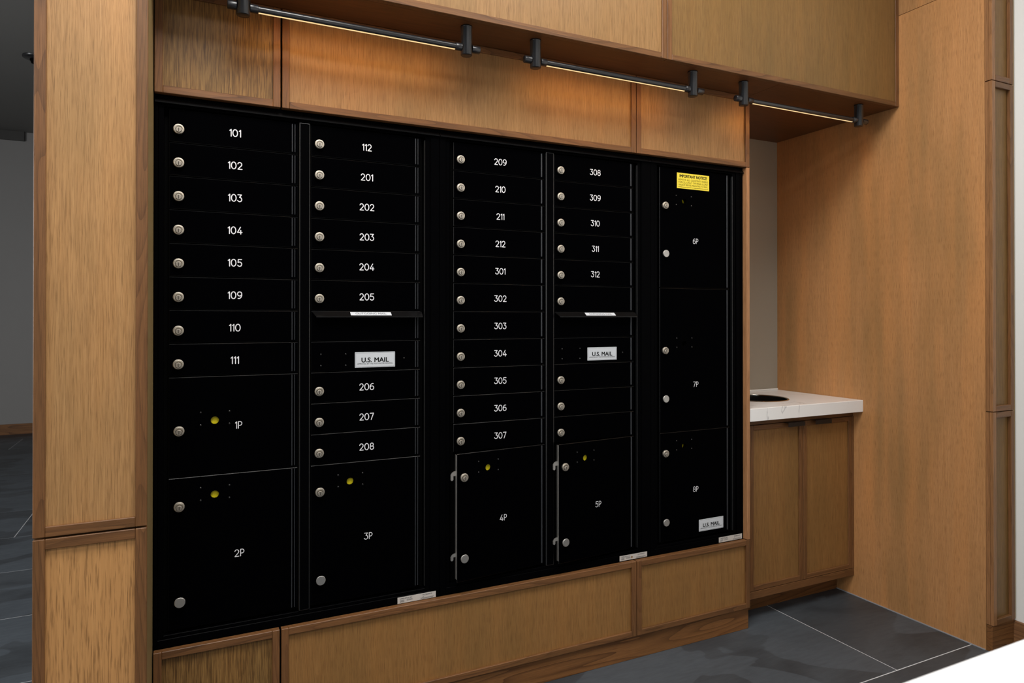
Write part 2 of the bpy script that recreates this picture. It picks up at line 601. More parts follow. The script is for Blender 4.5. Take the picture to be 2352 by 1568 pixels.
def number_mesh(text, cx, cz, h, y, parent, name='number', stroke=0.118, origin=None):
    gap = 0.07
    w = sum(GLYPH[c][0] for c in text) + gap * (len(text) - 1)
    bm = bmesh.new()
    x = cx - w * h / 2
    for i, c in enumerate(text):
        gw, strokes = GLYPH[c]
        for k, (kind, pts) in enumerate(strokes):
            ribbon(bm, [(x + px * h, cz + (pz - 0.5) * h) for px, pz in pts], stroke * h, y, y - 0.0004 - 0.00002 * k, closed=(kind == 'c'))
        x += (gw + gap) * h
    return finish(name, bm, M['white_ink'], parent, origin)


def text_mesh(body, width, y, cx, cz, mat, parent, name, height=None, bold=0.0, rot_x=0.0, spacing=1.0, align='CENTER', origin_parent=None):
    """Blender's own font, fitted to a width (and height), upright on a face looking to -Y"""
    cu = D.curves.new('lettering', 'FONT')
    cu.body = body
    cu.size = 1.0
    cu.space_character = spacing
    cu.resolution_u = 3
    t = D.objects.new('lettering', cu)
    COL.objects.link(t)
    dg = bpy.context.evaluated_depsgraph_get()
    dg.update()
    me = D.meshes.new_from_object(t.evaluated_get(dg))
    D.objects.remove(t)
    D.curves.remove(cu)
    xs = [v.co.x for v in me.vertices]; zs = [v.co.y for v in me.vertices]
    x0, x1, z0, z1 = min(xs), max(xs), min(zs), max(zs)
    sx = width / (x1 - x0)
    sz = sx if height is None else height / (z1 - z0)
    for v in me.vertices:
        px, pz = v.co.x, v.co.y
        v.co = ((px - (x0 + x1) / 2) * sx, 0, (pz - (z0 + z1) / 2) * sz)
        if rot_x:
            a = v.co.z
            v.co.z = a * math.cos(rot_x)
            v.co.y = a * math.sin(rot_x)
    if bold:
        hgt = (z1 - z0) * sz
        src = bmesh.new()
        src.from_mesh(me)
        out = bmesh.new()
        tmp = D.meshes.new('lettering_stack')
        for k in range(8):
            a = math.pi * k / 4
            cpy = src.copy()
            bmesh.ops.translate(cpy, verts=cpy.verts, vec=(math.cos(a) * bold * hgt, -0.000003 * k, math.sin(a) * bold * hgt * 0.6))
            cpy.to_mesh(tmp)
            cpy.free()
            out.from_mesh(tmp)
        out.to_mesh(me)
        src.free(); out.free()
        D.meshes.remove(tmp)
    me.materials.clear()
    me.materials.append(mat)
    o = D.objects.new(name, me)
    COL.objects.link(o)
    org = Vector((cx, y, cz))
    ORG[o.name] = org
    o.parent = parent
    o.location = org - ORG[parent.name]
    return o


def shaker(root_or_part, x0, x1, z0, z1, yf, thick, w, recess, panel_mat=None, as_parts=True, panel_name='centre_panel', wl=None, wr=None, wt=None, wb=None, left_mat=None):
    """framed panel facing -Y: stiles, rails and a recessed centre panel. With as_parts the pieces hang from the given
    thing; otherwise the centre panel is the part and the frame pieces are its sub-parts."""
    wl, wr, wt, wb = (w if v is None else v for v in (wl, wr, wt, wb))
    pm = panel_mat or M['veneer']
    yb = yf + thick
    e = 0.0002
    c = box(panel_name, x0 + wl - 0.004, x1 - wr + 0.004, yf + recess, yb - 0.001, z0 + wb - 0.004, z1 - wt + 0.004, pm, root_or_part)
    par = root_or_part if as_parts else c
    bv = 0.0012
    # the frame is rebated over the panel edge: built as an L so nothing overlaps
    def piece(nm, a0, a1, b0, b1, mat):
        return box(nm, a0, a1, yf, yf + recess - e, b0, b1, mat, par, bev=bv)
    piece('stile', x0, x0 + wl, z0, z1, left_mat or M['stile'])
    piece('stile', x1 - wr, x1, z0, z1, M['stile'])
    piece('rail', x0 + wl + e, x1 - wr - e, z1 - wt, z1, M['rail'])
    piece('rail', x0 + wl + e, x1 - wr - e, z0, z0 + wb, M['rail'])
    bm = bmesh.new()
    add_box(bm, x0 + 0.0005, x0 + wl - 0.0045, yf + recess, yb, z0 + 0.0005, z1 - 0.0005)
    add_box(bm, x1 - wr + 0.0045, x1 - 0.0005, yf + recess, yb, z0 + 0.0005, z1 - 0.0005)
    add_box(bm, x0 + wl - 0.0045, x1 - wr + 0.0045, yf + recess, yb, z1 - wt + 0.0045, z1 - 0.0005)
    add_box(bm, x0 + wl - 0.0045, x1 - wr + 0.0045, yf + recess, yb, z0 + 0.0005, z0 + wb - 0.0045)
    finish('frame_back', bm, left_mat or M['stile'], par)
    return c


# ------------------------------------------------------------------ setting
XL_ROOM, XR_ROOM, Y_FRONT, Y_FAR, CEIL = -4.5, 2.80, -5.6, 6.54, 3.133
XF = 2.651            # left face of the end partition
YW = -0.015           # face of the oak panels round the mailboxes

fl = struct(box('floor', XL_ROOM, XR_ROOM, Y_FRONT, Y_FAR, -0.06, -0.0012, M['grout']))
PITCH_Y, PITCH_X, G = 0.6055, 1.226, 0.0044
shared = {}
k0 = math.floor((Y_FRONT + 0.4615) / PITCH_Y)
k1 = math.ceil((Y_FAR + 0.4615) / PITCH_Y)
for k in range(k0, k1):
    ya, yb = -0.4615 + k * PITCH_Y + G / 2, -0.4615 + (k + 1) * PITCH_Y - G / 2
    ya, yb = max(ya, Y_FRONT), min(yb, Y_FAR)
    if yb - ya < 0.02:
        continue
    off = 2.228 + (0.5 * PITCH_X if k % 2 else 0.0)
    j0 = math.floor((XL_ROOM - off) / PITCH_X)
    j1 = math.ceil((XR_ROOM - off) / PITCH_X)
    for j in range(j0, j1):
        xa, xb = off + j * PITCH_X + G / 2, off + (j + 1) * PITCH_X - G / 2
        xa, xb = max(xa, XL_ROOM), min(xb, XR_ROOM)
        if xb - xa < 0.02:
            continue
        key = (round(xb - xa, 4), round(yb - ya, 4))
        if key not in shared:
            t_ = box('tile', xa, xb, ya, yb, -0.0102, 0.0, M['slate'], fl, bev=0.0008)
            shared[key] = t_
        else:
            t_ = shared[key].copy()
            COL.objects.link(t_)
            c = Vector(((xa + xb) / 2, (ya + yb) / 2, -0.0051))
            t_.location = c - ORG[fl.name]

struct(box('ceiling', XL_ROOM, XR_ROOM, 0.0, Y_FAR, CEIL, CEIL + 0.1, M['ceiling']))
struct(box('ceiling_lobby', XL_ROOM, XR_ROOM, Y_FRONT, -0.0005, CEIL, CEIL + 0.1, M['lobby_ceiling']))
struct(box('wall_far', XL_ROOM, 0.2, Y_FAR, Y_FAR + 0.1, 0.0, CEIL, M['wall_grey']))
struct(box('wall_left', XL_ROOM - 0.1, XL_ROOM, Y_FRONT, Y_FAR, 0.0, CEIL, M['wall_white']))
struct(box('wall_right', XR_ROOM, XR_ROOM + 0.1, Y_FRONT, 0.5535, 0.0, CEIL, M['wall_white']))
struct(box('wall_back', -0.262, XR_ROOM - 0.0005, 0.4537, 0.5535, 0.0, CEIL - 0.0005, M['wall_alcove']))
struct(box('wall_inner', -0.262, -0.16, 0.554, Y_FAR - 0.0005, 0.0, CEIL - 0.0005, M['wall_grey']))
# assumed window wall behind the camera, out of view: piers, sill and head round one wide opening
bm = bmesh.new()
add_box(bm, XL_ROOM, -3.5, Y_FRONT - 0.15, Y_FRONT, 0, CEIL)
add_box(bm, 1.1, XR_ROOM, Y_FRONT - 0.15, Y_FRONT, 0, CEIL)
add_box(bm, -3.5, 1.1, Y_FRONT - 0.15, Y_FRONT, 0, 0.45)
add_box(bm, -3.5, 1.1, Y_FRONT - 0.15, Y_FRONT, 3.0, CEIL)
struct(finish('wall_front', bm, M['wall_white']))
bm = bmesh.new()
for x in (-3.5, -2.37, -1.22, -0.07, 1.05):
    add_box(bm, x, x + 0.05, Y_FRONT - 0.10, Y_FRONT - 0.05, 0.4505, 2.9995)
struct(finish('assumed_window_1', bm, M['fixture']))  # upright bars of the assumed window, unseen
struct(box('baseboard_far', XL_ROOM, -0.2625, Y_FAR - 0.014, Y_FAR - 0.0005, 0.0, 0.108, M['kick'], bev=0.002))
struct(box('baseboard_right', XR_ROOM - 0.0135, XR_ROOM - 0.0005, Y_FRONT, -0.5132, 0.0, 0.090, M['baseboard'], bev=0.003))
# lower soffit box at the far end of the hall
struct(box('trim_1', XL_ROOM, -1.503, Y_FAR - 0.03, Y_FAR - 0.0005, 3.038, CEIL - 0.0005, M['soffit_dark']))

# ------------------------------------------------------------------ oak housing round the mailboxes
X0, X1 = -0.057, 2.000
ZB, ZH, ZS = 0.348, 1.799, 2.0765
sur = thing('mailbox_surround', ((X0 + X1) / 2, 0.22, 0), 'built-in oak housing around the black mailbox bank, seen as end panel and kickboard', 'cabinet')
box('lower_box', X0 + 0.001, X1 - 0.0165, YW + 0.021, 0.44, 0.084, ZB - 0.001, M['void'], sur)
box('upper_box', X0 + 0.001, X1 - 0.0165, YW + 0.021, 0.44, ZH + 0.0008, ZS - 0.001, M['void'], sur)
box('end_panel', X1 - 0.0155, X1, YW, 0.45, ZB + 0.0015, ZH - 0.0015, M['edge'], sur, bev=0.0012)
box('end_panel_infill', X1 - 0.016, X1 - 0.0005, YW + 0.0205, 0.45, 0.084, ZB - 0.0005, M['stile'], sur)
box('end_panel_infill', X1 - 0.016, X1 - 0.0005, YW + 0.0205, 0.45, ZH + 0.0005, ZS - 0.001, M['stile'], sur)
box('kickboard', X0 + 0.001, X1 - 0.0005, -0.0055, 0.012, 0.0, 0.0832, M['kick'], sur, bev=0.001)
box('kickboard_return', X1 - 0.016, X1 - 0.0005, 0.0125, 0.45, 0.0, 0.0832, M['kick'], sur)

XJ1, XJ2 = 0.2565, 1.4622
GAP = 0.0023
hl = ['narrow oak panel above the mailboxes at the hall end, beside the tall pillar',
      'long oak panel above the mailboxes, lit warm by the linear lights',
      'short oak panel above the mailboxes at the alcove end']
bl = ['narrow oak panel below the mailboxes at the hall end, beside the tall pillar',
      'long oak panel below the mailboxes with a thin raised frame',
      'short oak panel below the mailboxes at the alcove end']
spans = [(X0 + 0.0006, XJ1 - GAP), (XJ1 + GAP, XJ2 - 0.0015), (XJ2 + 0.0015, X1)]
for i, (a, b) in enumerate(spans):
    t = thing('header_panel', ((a + b) / 2, YW + 0.01, ZH), hl[i], 'panel', 'framed oak panels above the mailboxes')
    shaker(t, a, b, ZH, ZS - 0.0006, YW, 0.020, 0.0195, 0.008, M['veneer_wormy'] if i == 0 else M['veneer_mid'])
    t = thing('lower_panel', ((a + b) / 2, YW + 0.01, 0.084), bl[i], 'panel', 'framed oak panels below the mailboxes')
    shaker(t, a, b, 0.0838, ZB, YW, 0.020, 0.0195, 0.0095, M['veneer_wormy'] if i == 0 else M['veneer_dark'])

# ------------------------------------------------------------------ tall pillar cabinet at the hall end
PX0, PX1, PY = -0.2660, -0.0576, -0.302
pil = thing('tall_cabinet', ((PX0 + PX1) / 2, 0.05, 0), 'tall narrow oak pillar with two stacked framed doors, floor to ceiling beside the mailboxes', 'cabinet')
box('carcass', PX0 + 0.001, PX1 - 0.0014, PY + 0.0235, 0.4533, 0.0, CEIL - 0.001, M['return'], pil)
SEAM = 0.7565
shaker(pil, PX0, PX1, SEAM + 0.002, CEIL - 0.002, PY, 0.0228, 0.0215, 0.008, M['veneer'], as_parts=False, panel_name='upper_door', wr=0.0225)
shaker(pil, PX0, PX1, 0.094, SEAM - 0.002, PY, 0.0228, 0.0215, 0.008, M['veneer_pored'], as_parts=False, panel_name='lower_door', wr=0.0225)
box('plinth', PX0 + 0.001, PX1 - 0.001, PY + 0.006, PY + 0.0228, 0.0, 0.092, M['kick'], pil)

# ------------------------------------------------------------------ bulkhead over the mailboxes
YB = -0.183
blk = thing('bulkhead', (1.3, 0.1, ZS), 'projecting oak bulkhead above the linear lights with framed front panels', 'bulkhead')
SJ = 1.9965
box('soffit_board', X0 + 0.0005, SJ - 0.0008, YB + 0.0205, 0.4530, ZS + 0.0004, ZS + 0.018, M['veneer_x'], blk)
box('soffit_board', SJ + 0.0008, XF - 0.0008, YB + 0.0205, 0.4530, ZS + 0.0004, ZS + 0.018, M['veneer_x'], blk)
box('core', X0 + 0.002, XF - 0.002, YB + 0.0215, 0.4530, ZS + 0.019, CEIL - 0.001, M['stile'], blk)
XBJ = 1.4645
shaker(blk, X0 + 0.0006, XBJ - 0.0012, ZS, CEIL - 0.002, YB, 0.020, 0.0195, 0.0055, M['veneer_mid'], as_parts=False, panel_name='front_panel')
shaker(blk, XBJ + 0.0012, XF - 0.0006, ZS, CEIL - 0.002, YB, 0.020, 0.0195, 0.0055, M['veneer_olive'], as_parts=False, panel_name='front_panel')

# ------------------------------------------------------------------ end partition on the right
YE = -0.538
part = thing('end_partition', ((XF + XR_ROOM) / 2, 0.0, 0), 'deep oak partition closing the alcove, flat veneered side and stacked framed doors on its end', 'partition')
box('side_panel', XF, XF + 0.018, -0.5122, 0.4530, 0.0, 2.4500, M['veneer_red'], part)
box('upper_side_panel', XF, XF + 0.018, -0.5122, 0.4530, 2.4520, CEIL - 0.001, M['veneer_red'], part)
box('core', XF + 0.0185, XR_ROOM - 0.001, -0.5122, 0.4530, 0.0, CEIL - 0.001, M['return'], part)
box('sealant_bead', XF - 0.0042, XF - 0.0002, -0.510, 0.1160, 0.0002, 0.0034, M['sealant'], part)
for nm, za, zb in (('lower_door', 0.0965, 0.8690), ('middle_door', 0.8718, 2.0750), ('upper_door', 2.0778, CEIL - 0.002)):
    shaker(part, XF, XR_ROOM - 0.016, za, zb, YE, 0.0250, 0.0205, 0.012, M['veneer_olive'], as_parts=False, panel_name=nm, left_mat=M['stile_lit'])
box('filler_strip', XR_ROOM - 0.0152, XR_ROOM - 0.0008, YE + 0.006, -0.5128, 0.0965, CEIL - 0.002, M['return'], part)
box('plinth', XF + 0.0008, XR_ROOM - 0.0143, YE + 0.005, -0.5128, 0.0, 0.0948, M['kick'], part, bev=0.0008)

# ------------------------------------------------------------------ alcove base cabinet, counter and waste chute
YC = 0.0284
AX0, AX1 = X1 + 0.0006, XF - 0.0006
cab = thing('base_cabinet', ((AX0 + AX1) / 2, 0.24, 0), 'two-door oak base cabinet in the alcove under the white counter', 'cabinet')
box('carcass', AX0, AX1, YC + 0.0205, 0.4530, 0.0885, 0.8068, M['return'], cab)
box('bottom_rail', AX0, AX1, YC, YC + 0.0200, 0.0885, 0.1185, M['rail'], cab, bev=0.001)
box('top_rail', AX0, AX1, YC + 0.004, YC + 0.0200, 0.7835, 0.8068, M['rail'], cab)
box('filler_stile', AX0, 2.0415, YC, YC + 0.0200, 0.1190, 0.7830, M['stile'], cab, bev=0.001)
box('filler_stile', 2.6402, AX1, YC, YC + 0.0200, 0.1190, 0.7830, M['stile'], cab, bev=0.001)
dl = shaker(cab, 2.0430, 2.3395, 0.1202, 0.7815, YC, 0.0200, 0.020, 0.008, M['veneer_dark'], as_parts=False, panel_name='door')
dr = shaker(cab, 2.3420, 2.6388, 0.1202, 0.7815, YC, 0.0200, 0.020, 0.008, M['veneer_dark'], as_parts=False, panel_name='door')


def edge_pull(par, a, b):
    bm = bmesh.new()
    add_box(bm, a, b, YC - 0.020, YC + 0.012, 0.7820, 0.7835, 0.0004)
    add_box(bm, a, b, YC - 0.0215, YC - 0.0200, 0.7660, 0.7835, 0.0004)
    o = finish('edge_pull', bm, M['pull'], par)
    o['label'] = 'black edge pull'


edge_pull(dl, 2.232, 2.328)
edge_pull(dr, 2.390, 2.486)
box('toe_kick', AX0, AX1, 0.1165, 0.130, 0.0, 0.0880, M['kick'], cab)

ZC = 0.857
HC, HR = (2.288, 0.232), 0.1300
bm = bmesh.new()
cx0, cx1, cy0, cy1 = X1 + 0.0010, XF - 0.0010, -0.0165, 0.4530
ch = 0.0015
top, bot, ring_t, ring_b, side_t = [], [], [], [], []
cs = [(cx0, cy0), (cx1, cy0), (cx1, cy1), (cx0, cy1)]
ci = [(cx0 + ch, cy0 + ch), (cx1 - ch, cy0 + ch), (cx1 - ch, cy1 - ch), (cx0 + ch, cy1 - ch)]
angs = [(2 * math.pi * i / 64, None) for i in range(64)]
ca = [math.atan2(y - HC[1], x - HC[0]) % (2 * math.pi) for x, y in ci]
angs = [q for q in angs if min(abs(q[0] - c) for c in ca) > 0.03] + [(a, k) for k, a in enumerate(ca)]
angs.sort(key=lambda q: q[0])


def rect_hit(a, q):
    dx, dy = math.cos(a), math.sin(a)
    t = 1e9
    if dx > 1e-9: t = min(t, (q[1][0] - HC[0]) / dx)
    if dx < -1e-9: t = min(t, (q[0][0] - HC[0]) / dx)
    if dy > 1e-9: t = min(t, (q[2][1] - HC[1]) / dy)
    if dy < -1e-9: t = min(t, (q[0][1] - HC[1]) / dy)
    return HC[0] + t * dx, HC[1] + t * dy


for a, k in angs:
    p = ci[k] if k is not None else rect_hit(a, ci)
    P = cs[k] if k is not None else rect_hit(a, cs)
    top.append(bm.verts.new((p[0], p[1], ZC)))
    side_t.append(bm.verts.new((P[0], P[1], ZC - ch)))
    bot.append(bm.verts.new((P[0], P[1], 0.8072)))
    ring_t.append(bm.verts.new((HC[0] + HR * math.cos(a), HC[1] + HR * math.sin(a), ZC)))
    ring_b.append(bm.verts.new((HC[0] + HR * math.cos(a), HC[1] + HR * math.sin(a), 0.8072)))
lp = [bot, side_t, top, ring_t, ring_b, bot]
for a, b in zip(lp[:-1], lp[1:]):
    for i in range(len(a)):
        j = (i + 1) % len(a)
        bm.faces.new([a[i], a[j], b[j], b[i]])
ctr = finish('countertop', bm, M['quartz'])
ctr['label'] = 'thick white countertop with faint grey veins and a round hole, in the alcove'
ctr['category'] = 'countertop'
bm = bmesh.new()
add_box(bm, cx0, cx1, 0.4475, 0.4534, ZC + 0.0002, ZC + 0.0065, 0.0015)
finish('sealant_bead', bm, M['wall_white'], ctr)

ch_ = thing('waste_chute', (HC[0], HC[1], ZC), 'polished round waste chute ring set into the white countertop', 'chute')
bm = bmesh.new()
add_revolve(bm, (HC[0], HC[1], ZC), 'Z', [(HR - 0.004, -0.0005), (HR - 0.004, 0.0012), (HR - 0.001, 0.0030), (HR + 0.002, 0.0022), (HR + 0.0035, 0.0004)], 64)
finish('rim', bm, M['chrome'], ch_)
bm = bmesh.new()
add_revolve(bm, (HC[0], HC[1], ZC), 'Z', [(HR - 0.0045, 0.0), (HR - 0.0055, -0.02), (HR - 0.0065, -0.0492)], 64)
finish('sleeve', bm, M['sleeve'], ch_)
bm = bmesh.new()
add_revolve(bm, (HC[0], HC[1], 0.8070), 'Z', [(HR - 0.006, 0.0012), (0.0, 0.0010)], 48)
finish('dark_opening', bm, M['void'], ch_)

# ------------------------------------------------------------------ mailbox units
U = 0.0889
ZTOP = 1.7679            # top of the uppermost compartment door
YD, YBK = 0.0100, 0.0130
DW0, DW1 = -0.0222, 0.3050


def zrow(k):             # upper edge of row k
    return ZTOP - U * k


def lock_mesh(bm, x, z, y=YD):
    add_revolve(bm, (x, y, z), 'Y-', [(0.0112, -0.0005), (0.0112, 0.004), (0.0132, 0.0045), (0.0134, 0.0075), (0.0128, 0.0092), (0.0122, 0.0097), (0.0116, 0.0098), (0.0108, 0.0098)], 32, 0)
    add_revolve(bm, (x, y, z - 0.0005), 'Y-', [(0.0110, 0.0097), (0.0098, 0.0106), (0.0092, 0.0098), (0.0, 0.0098)], 32, 0)
    add_revolve(bm, (x, y, z - 0.0023), 'Y-', [(0.0079, 0.0090), (0.0079, 0.0104), (0.0070, 0.0104)], 28, 2)
    add_revolve(bm, (x, y, z - 0.0023), 'Y-', [(0.0071, 0.0095), (0.0071, 0.0122), (0.0066, 0.0129), (0.0062, 0.0130), (0.0058, 0.0130), (0.0, 0.0130)], 28, 1)
    add_box(bm, x - 0.0008, x + 0.0008, y - 0.01335, y - 0.0125, z - 0.0023 - 0.0045, z - 0.0023 + 0.0042, 0.0, 2)


def lock(x, z, parent, origin_shift=None):
    bm = bmesh.new()
    lock_mesh(bm, x, z)
    o = finish('cam_lock', bm, [M['nickel'], M['nickel_dark'], M['keyway']], parent, origin=(x, YD, z))
    return o


def knob(x, z, parent):
    bm = bmesh.new()
    add_revolve(bm, (x, YD, z), 'Y-', [(0.0075, -0.0005), (0.0075, 0.0065), (0.0128, 0.0070), (0.0134, 0.0082), (0.0134, 0.0110), (0.0128, 0.0119), (0.0124, 0.0120), (0.0118, 0.0120), (0.0, 0.0120)], 36, 0)
    return finish('dummy_lock', bm, M['steel'], parent, origin=(x, YD, z))


def hinge(x, z0, z1, parent, mat=None):
    bm = bmesh.new()
    for dx, w in (((-0.0160, 0.0026), (-0.0085, 0.0022)) if parent.location.x < 0.36 and ORG[parent.name].x < 0.72 else ((-0.0130, 0.0050),)):
        add_box(bm, x + dx - w / 2, x + dx + w / 2, YD - 0.0022, YD + 0.001, z0 + 0.004, z1 - 0.003, 0.0006)
    return finish('hinge_bead', bm, mat or M['hinge'], parent)


def screws(pts, parent):
    bm = bmesh.new()
    for x, z in pts:
        add_revolve(bm, (x, YD, z), 'Y-', [(0.0027, -0.0004), (0.0026, 0.0007), (0.0016, 0.0014), (0.0, 0.0016)], 12)
    return finish('rivets', bm, M['black_glint'], parent)


def tenant_door(unit, xl, k, num=None, dx=0.139, has_lock=True):
    z1, z0 = zrow(k) - 0.0013, zrow(k + 1) + 0.0013
    d = plate_with_hole('compartment_door', xl + DW0, xl + DW1, z0, z1, YD, YBK + 0.004, None, M['black_door'], unit)
    zc = (zrow(k) + zrow(k + 1)) / 2
    hinge(xl + DW1, z0, z1, d)
    if has_lock:
        lock(xl + 0.0002, zc - 0.0104, d)
    if num:
        number_mesh(num, xl + dx, zc - 0.0035, 0.0215, YD, d)
        d['label'] = 'door numbered ' + num
    return d


def us_mail(cx, cz, w, h, parent):
    bm = bmesh.new()
    add_box(bm, cx - w / 2, cx + w / 2, YD - 0.0012, YD - 0.0001, cz - h / 2, cz + h / 2, 0.0008)
    p_ = finish('mail_plate', bm, M['plate'], parent)
    bm = bmesh.new()
    i = 0.0022
    for a in ((cx - w / 2 + i, cx + w / 2 - i, cz + h / 2 - i - 0.0005, cz + h / 2 - i), (cx - w / 2 + i, cx + w / 2 - i, cz - h / 2 + i, cz - h / 2 + i + 0.0005),
              (cx - w / 2 + i, cx - w / 2 + i + 0.0005, cz - h / 2 + i, cz + h / 2 - i), (cx + w / 2 - i - 0.0005, cx + w / 2 - i, cz - h / 2 + i, cz + h / 2 - i)):
        add_box(bm, a[0], a[1], YD - 0.00135, YD - 0.00122, a[2], a[3])
    finish('plate_border', bm, M['grey_ink'], parent)
    text_mesh('U.S. MAIL', w * 0.675, YD - 0.0016, cx, cz - 0.0005, M['black_ink'], parent, 'plate_lettering', height=0.0136, bold=0.045)
    text_mesh('APPROVED BY THE POSTMASTER GENERAL', w * 0.885, YD - 0.0016, cx, cz - 0.0115, M['grey_ink'], parent, 'plate_small_print', height=0.0042)


def peep(hx, hz, parent, bright=True, r=0.0103):
    bm = bmesh.new()
    yb = YD + 0.0172 if bright == 2 else YD + (0.0072 if bright else 0.0172)
    add_revolve(bm, (hx, yb, hz), 'Y-', [(r + 0.004, 0.0), (0.0, 0.0)], 24)
    o = finish('yellow_disc' if bright != 2 else 'shade_disc', bm, M['yellow_plastic'] if bright != 2 else M['void'], parent)  # the black disc stands in for shade inside the hole
    if bright != 2:
        o['label'] = 'yellow disc behind the round hole'
    bm = bmesh.new()
    add_revolve(bm, (hx, YD, hz), 'Y-', [(r + 0.0002, -0.0062), (r + 0.0002, -0.0171), (r + 0.004, -0.0172), (r + 0.004, -0.0180)], 24)
    finish('hole_cup', bm, M['void'], parent)


def parcel_door(unit, xl, z1, z0, num, numpos, lockpos=None, knobpos=None, holepos=None, rivs=None, bright=True, w1=None):
    w1 = DW1 if w1 is None else w1
    z1 -= 0.0013
    z0 += 0.0013
    hole = (xl + holepos[0], holepos[1], 0.0103) if holepos else None
    d = plate_with_hole('parcel_door', xl + DW0, xl + w1, z0, z1, YD, YBK + 0.004, hole, M['black_door'], unit)
    d['label'] = 'parcel door marked ' + num
    hinge(xl + w1, z0, z1, d)
    number_mesh(num, xl + numpos[0], numpos[1], 0.0210, YD, d, stroke=0.10)
    if lockpos:
        lock(xl + lockpos[0], lockpos[1], d)
    if knobpos:
        knob(xl + knobpos[0], knobpos[1], d)
    if holepos:
        peep(xl + holepos[0], holepos[1], d, bright)
    if rivs:
        screws([(xl + a, b) for a, b in rivs], d)
    return d


def rivet_square(cx, cz):
    return [(cx - 0.0352, cz + 0.0225), (cx + 0.0362, cz + 0.0222), (cx - 0.0352, cz - 0.0115), (cx + 0.0362, cz - 0.0117)]


TZ0, TZ1 = ZB + 0.0004, 1.7985


def unit_frame(unit, xa, xb, cols, w1=DW1):
    """stepped trim, carcass and mullion; cols = lock x of each column"""
    xl, xr = cols[0] + DW0, cols[-1] + w1
    za, zb = 0.3872, ZTOP
    y_out, y_in = 0.0050, 0.0100
    sides = [(xa, xb, TZ0, TZ1), (xl - 0.026, xr + 0.031, za - 0.0165, zb + 0.0085)]
    bm = bmesh.new()

    def ring(a, b, y0, y1, bev):
        # four mitre-free bars between outer rectangle a and inner rectangle b
        add_box(bm, a[0], b[0], y0, y1, a[2], a[3], bev)
        add_box(bm, b[1], a[1], y0, y1, a[2], a[3], bev)
        add_box(bm, b[0], b[1], y0, y1, b[3], a[3], bev)
        add_box(bm, b[0], b[1], y0, y1, a[2], b[2], bev)
    ring(sides[0], sides[1], y_out, 0.028, 0.0012)
    finish('outer_trim', bm, M['black_trim'], unit)
    bm = bmesh.new()
    s2 = (xl - 0.0125, xr + 0.0150, za - 0.0075, zb + 0.0035)
    ring(tuple(v + d for v, d in zip(sides[1], (0.0003, -0.0003, 0.0003, -0.0003))), s2, 0.0088, 0.028, 0.0010)
    finish('inner_trim', bm, M['black_trim'], unit)
    bm = bmesh.new()
    # arris with its highlight painted in, on the right of the recess, where the frame turns towards the room
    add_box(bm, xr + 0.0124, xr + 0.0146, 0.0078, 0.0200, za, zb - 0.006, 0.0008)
    finish('frame_arris', bm, M['black_glint'], unit)
    bm = bmesh.new()
    add_box(bm, xl - 0.012, xr + 0.0120, 0.0282, 0.40, za - 0.0070, zb + 0.003)
    finish('carcass', bm, M['void'], unit)
    bm = bmesh.new()
    pr = [(0.0048, 1.7885), (-0.0030, 1.7770), (0.0048, 1.7762)]
    e = [[bm.verts.new((x, y, z)) for y, z in pr] for x in (xa + 0.0005, xb - 0.0005)]
    for i in range(3):
        j = (i + 1) % 3
        bm.faces.new([e[0][i], e[0][j], e[1][j], e[1][i]])
    bm.faces.new(e[0]); bm.faces.new(e[1][::-1])
    finish('top_trim', bm, M['black_hood'], unit)
    for c in cols[:-1]:
        m0, m1 = c + w1 + 0.0022, c + 0.3635 + DW0 - 0.0022
        bm = bmesh.new()
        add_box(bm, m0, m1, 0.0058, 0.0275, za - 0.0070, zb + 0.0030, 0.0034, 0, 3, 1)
        finish('mullion', bm, [M['black_trim'], M['black_glint']], unit)


def outgoing_hood(unit, xl, z):
    bm = bmesh.new()
    xa, xb = xl - 0.0200, xl + 0.3085
    prof = [(YD - 0.0002, z), (YD - 0.0205, z - 0.0150), (YD - 0.0205, z - 0.0172), (YD - 0.0185, z - 0.0172), (YD + 0.0010, z - 0.0030)]
    rows = []
    for x, sh in ((xa, 0.010), (xb, -0.002)):
        rows.append([bm.verts.new((x + (sh if 0 < i < 4 else 0), y, zz)) for i, (y, zz) in enumerate(prof)])
    for i in range(len(prof)):
        j = (i + 1) % len(prof)
        bm.faces.new([rows[0][i], rows[0][j], rows[1][j], rows[1][i]])
    bm.faces.new(rows[0][::-1])
    bm.faces.new(rows[1])
    h = finish('outgoing_hood', bm, M['black_hood'], unit)
    return h


def outgoing_label(hood, cx, z):
    # lies on the sloping face of the hood
    dy, dz = -0.0203, -0.0150
    l = math.hypot(dy, dz)
    u = (dy / l, dz / l)
    nrm = (u[1], -u[0])          # outward: towards the viewer and up
    if nrm[0] > 0:
        nrm = (-nrm[0], -nrm[1])

    def P(s, o):
        return (YD - 0.0002 + u[0] * s + nrm[0] * o, z + u[1] * s + nrm[1] * o)
    bm = bmesh.new()
    w = 0.1215
    a, b = 0.0040, 0.0200
    q = []
    for s, o in ((a, 0.0002), (b, 0.0002), (b, 0.0007), (a, 0.0007)):
        y, zz = P(s, o)
        q.append([bm.verts.new((cx - w / 2, y, zz)), bm.verts.new((cx + w / 2, y, zz))])
    for i in range(4):
        j = (i + 1) % 4
        bm.faces.new([q[i][0], q[i][1], q[j][1], q[j][0]])
    bm.faces.new([v[0] for v in q])
    bm.faces.new([v[1] for v in q][::-1])
    finish('outgoing_label', bm, M['plate'], hood)
    y, zz = P((a + b) / 2, 0.0011)
    rot = math.atan2(-u[0], -u[1])
    text_mesh('OUTGOING MAIL', w * 0.76, y, cx, zz, M['grey_ink'], hood, 'outgoing_lettering', height=0.0085, rot_x=rot)


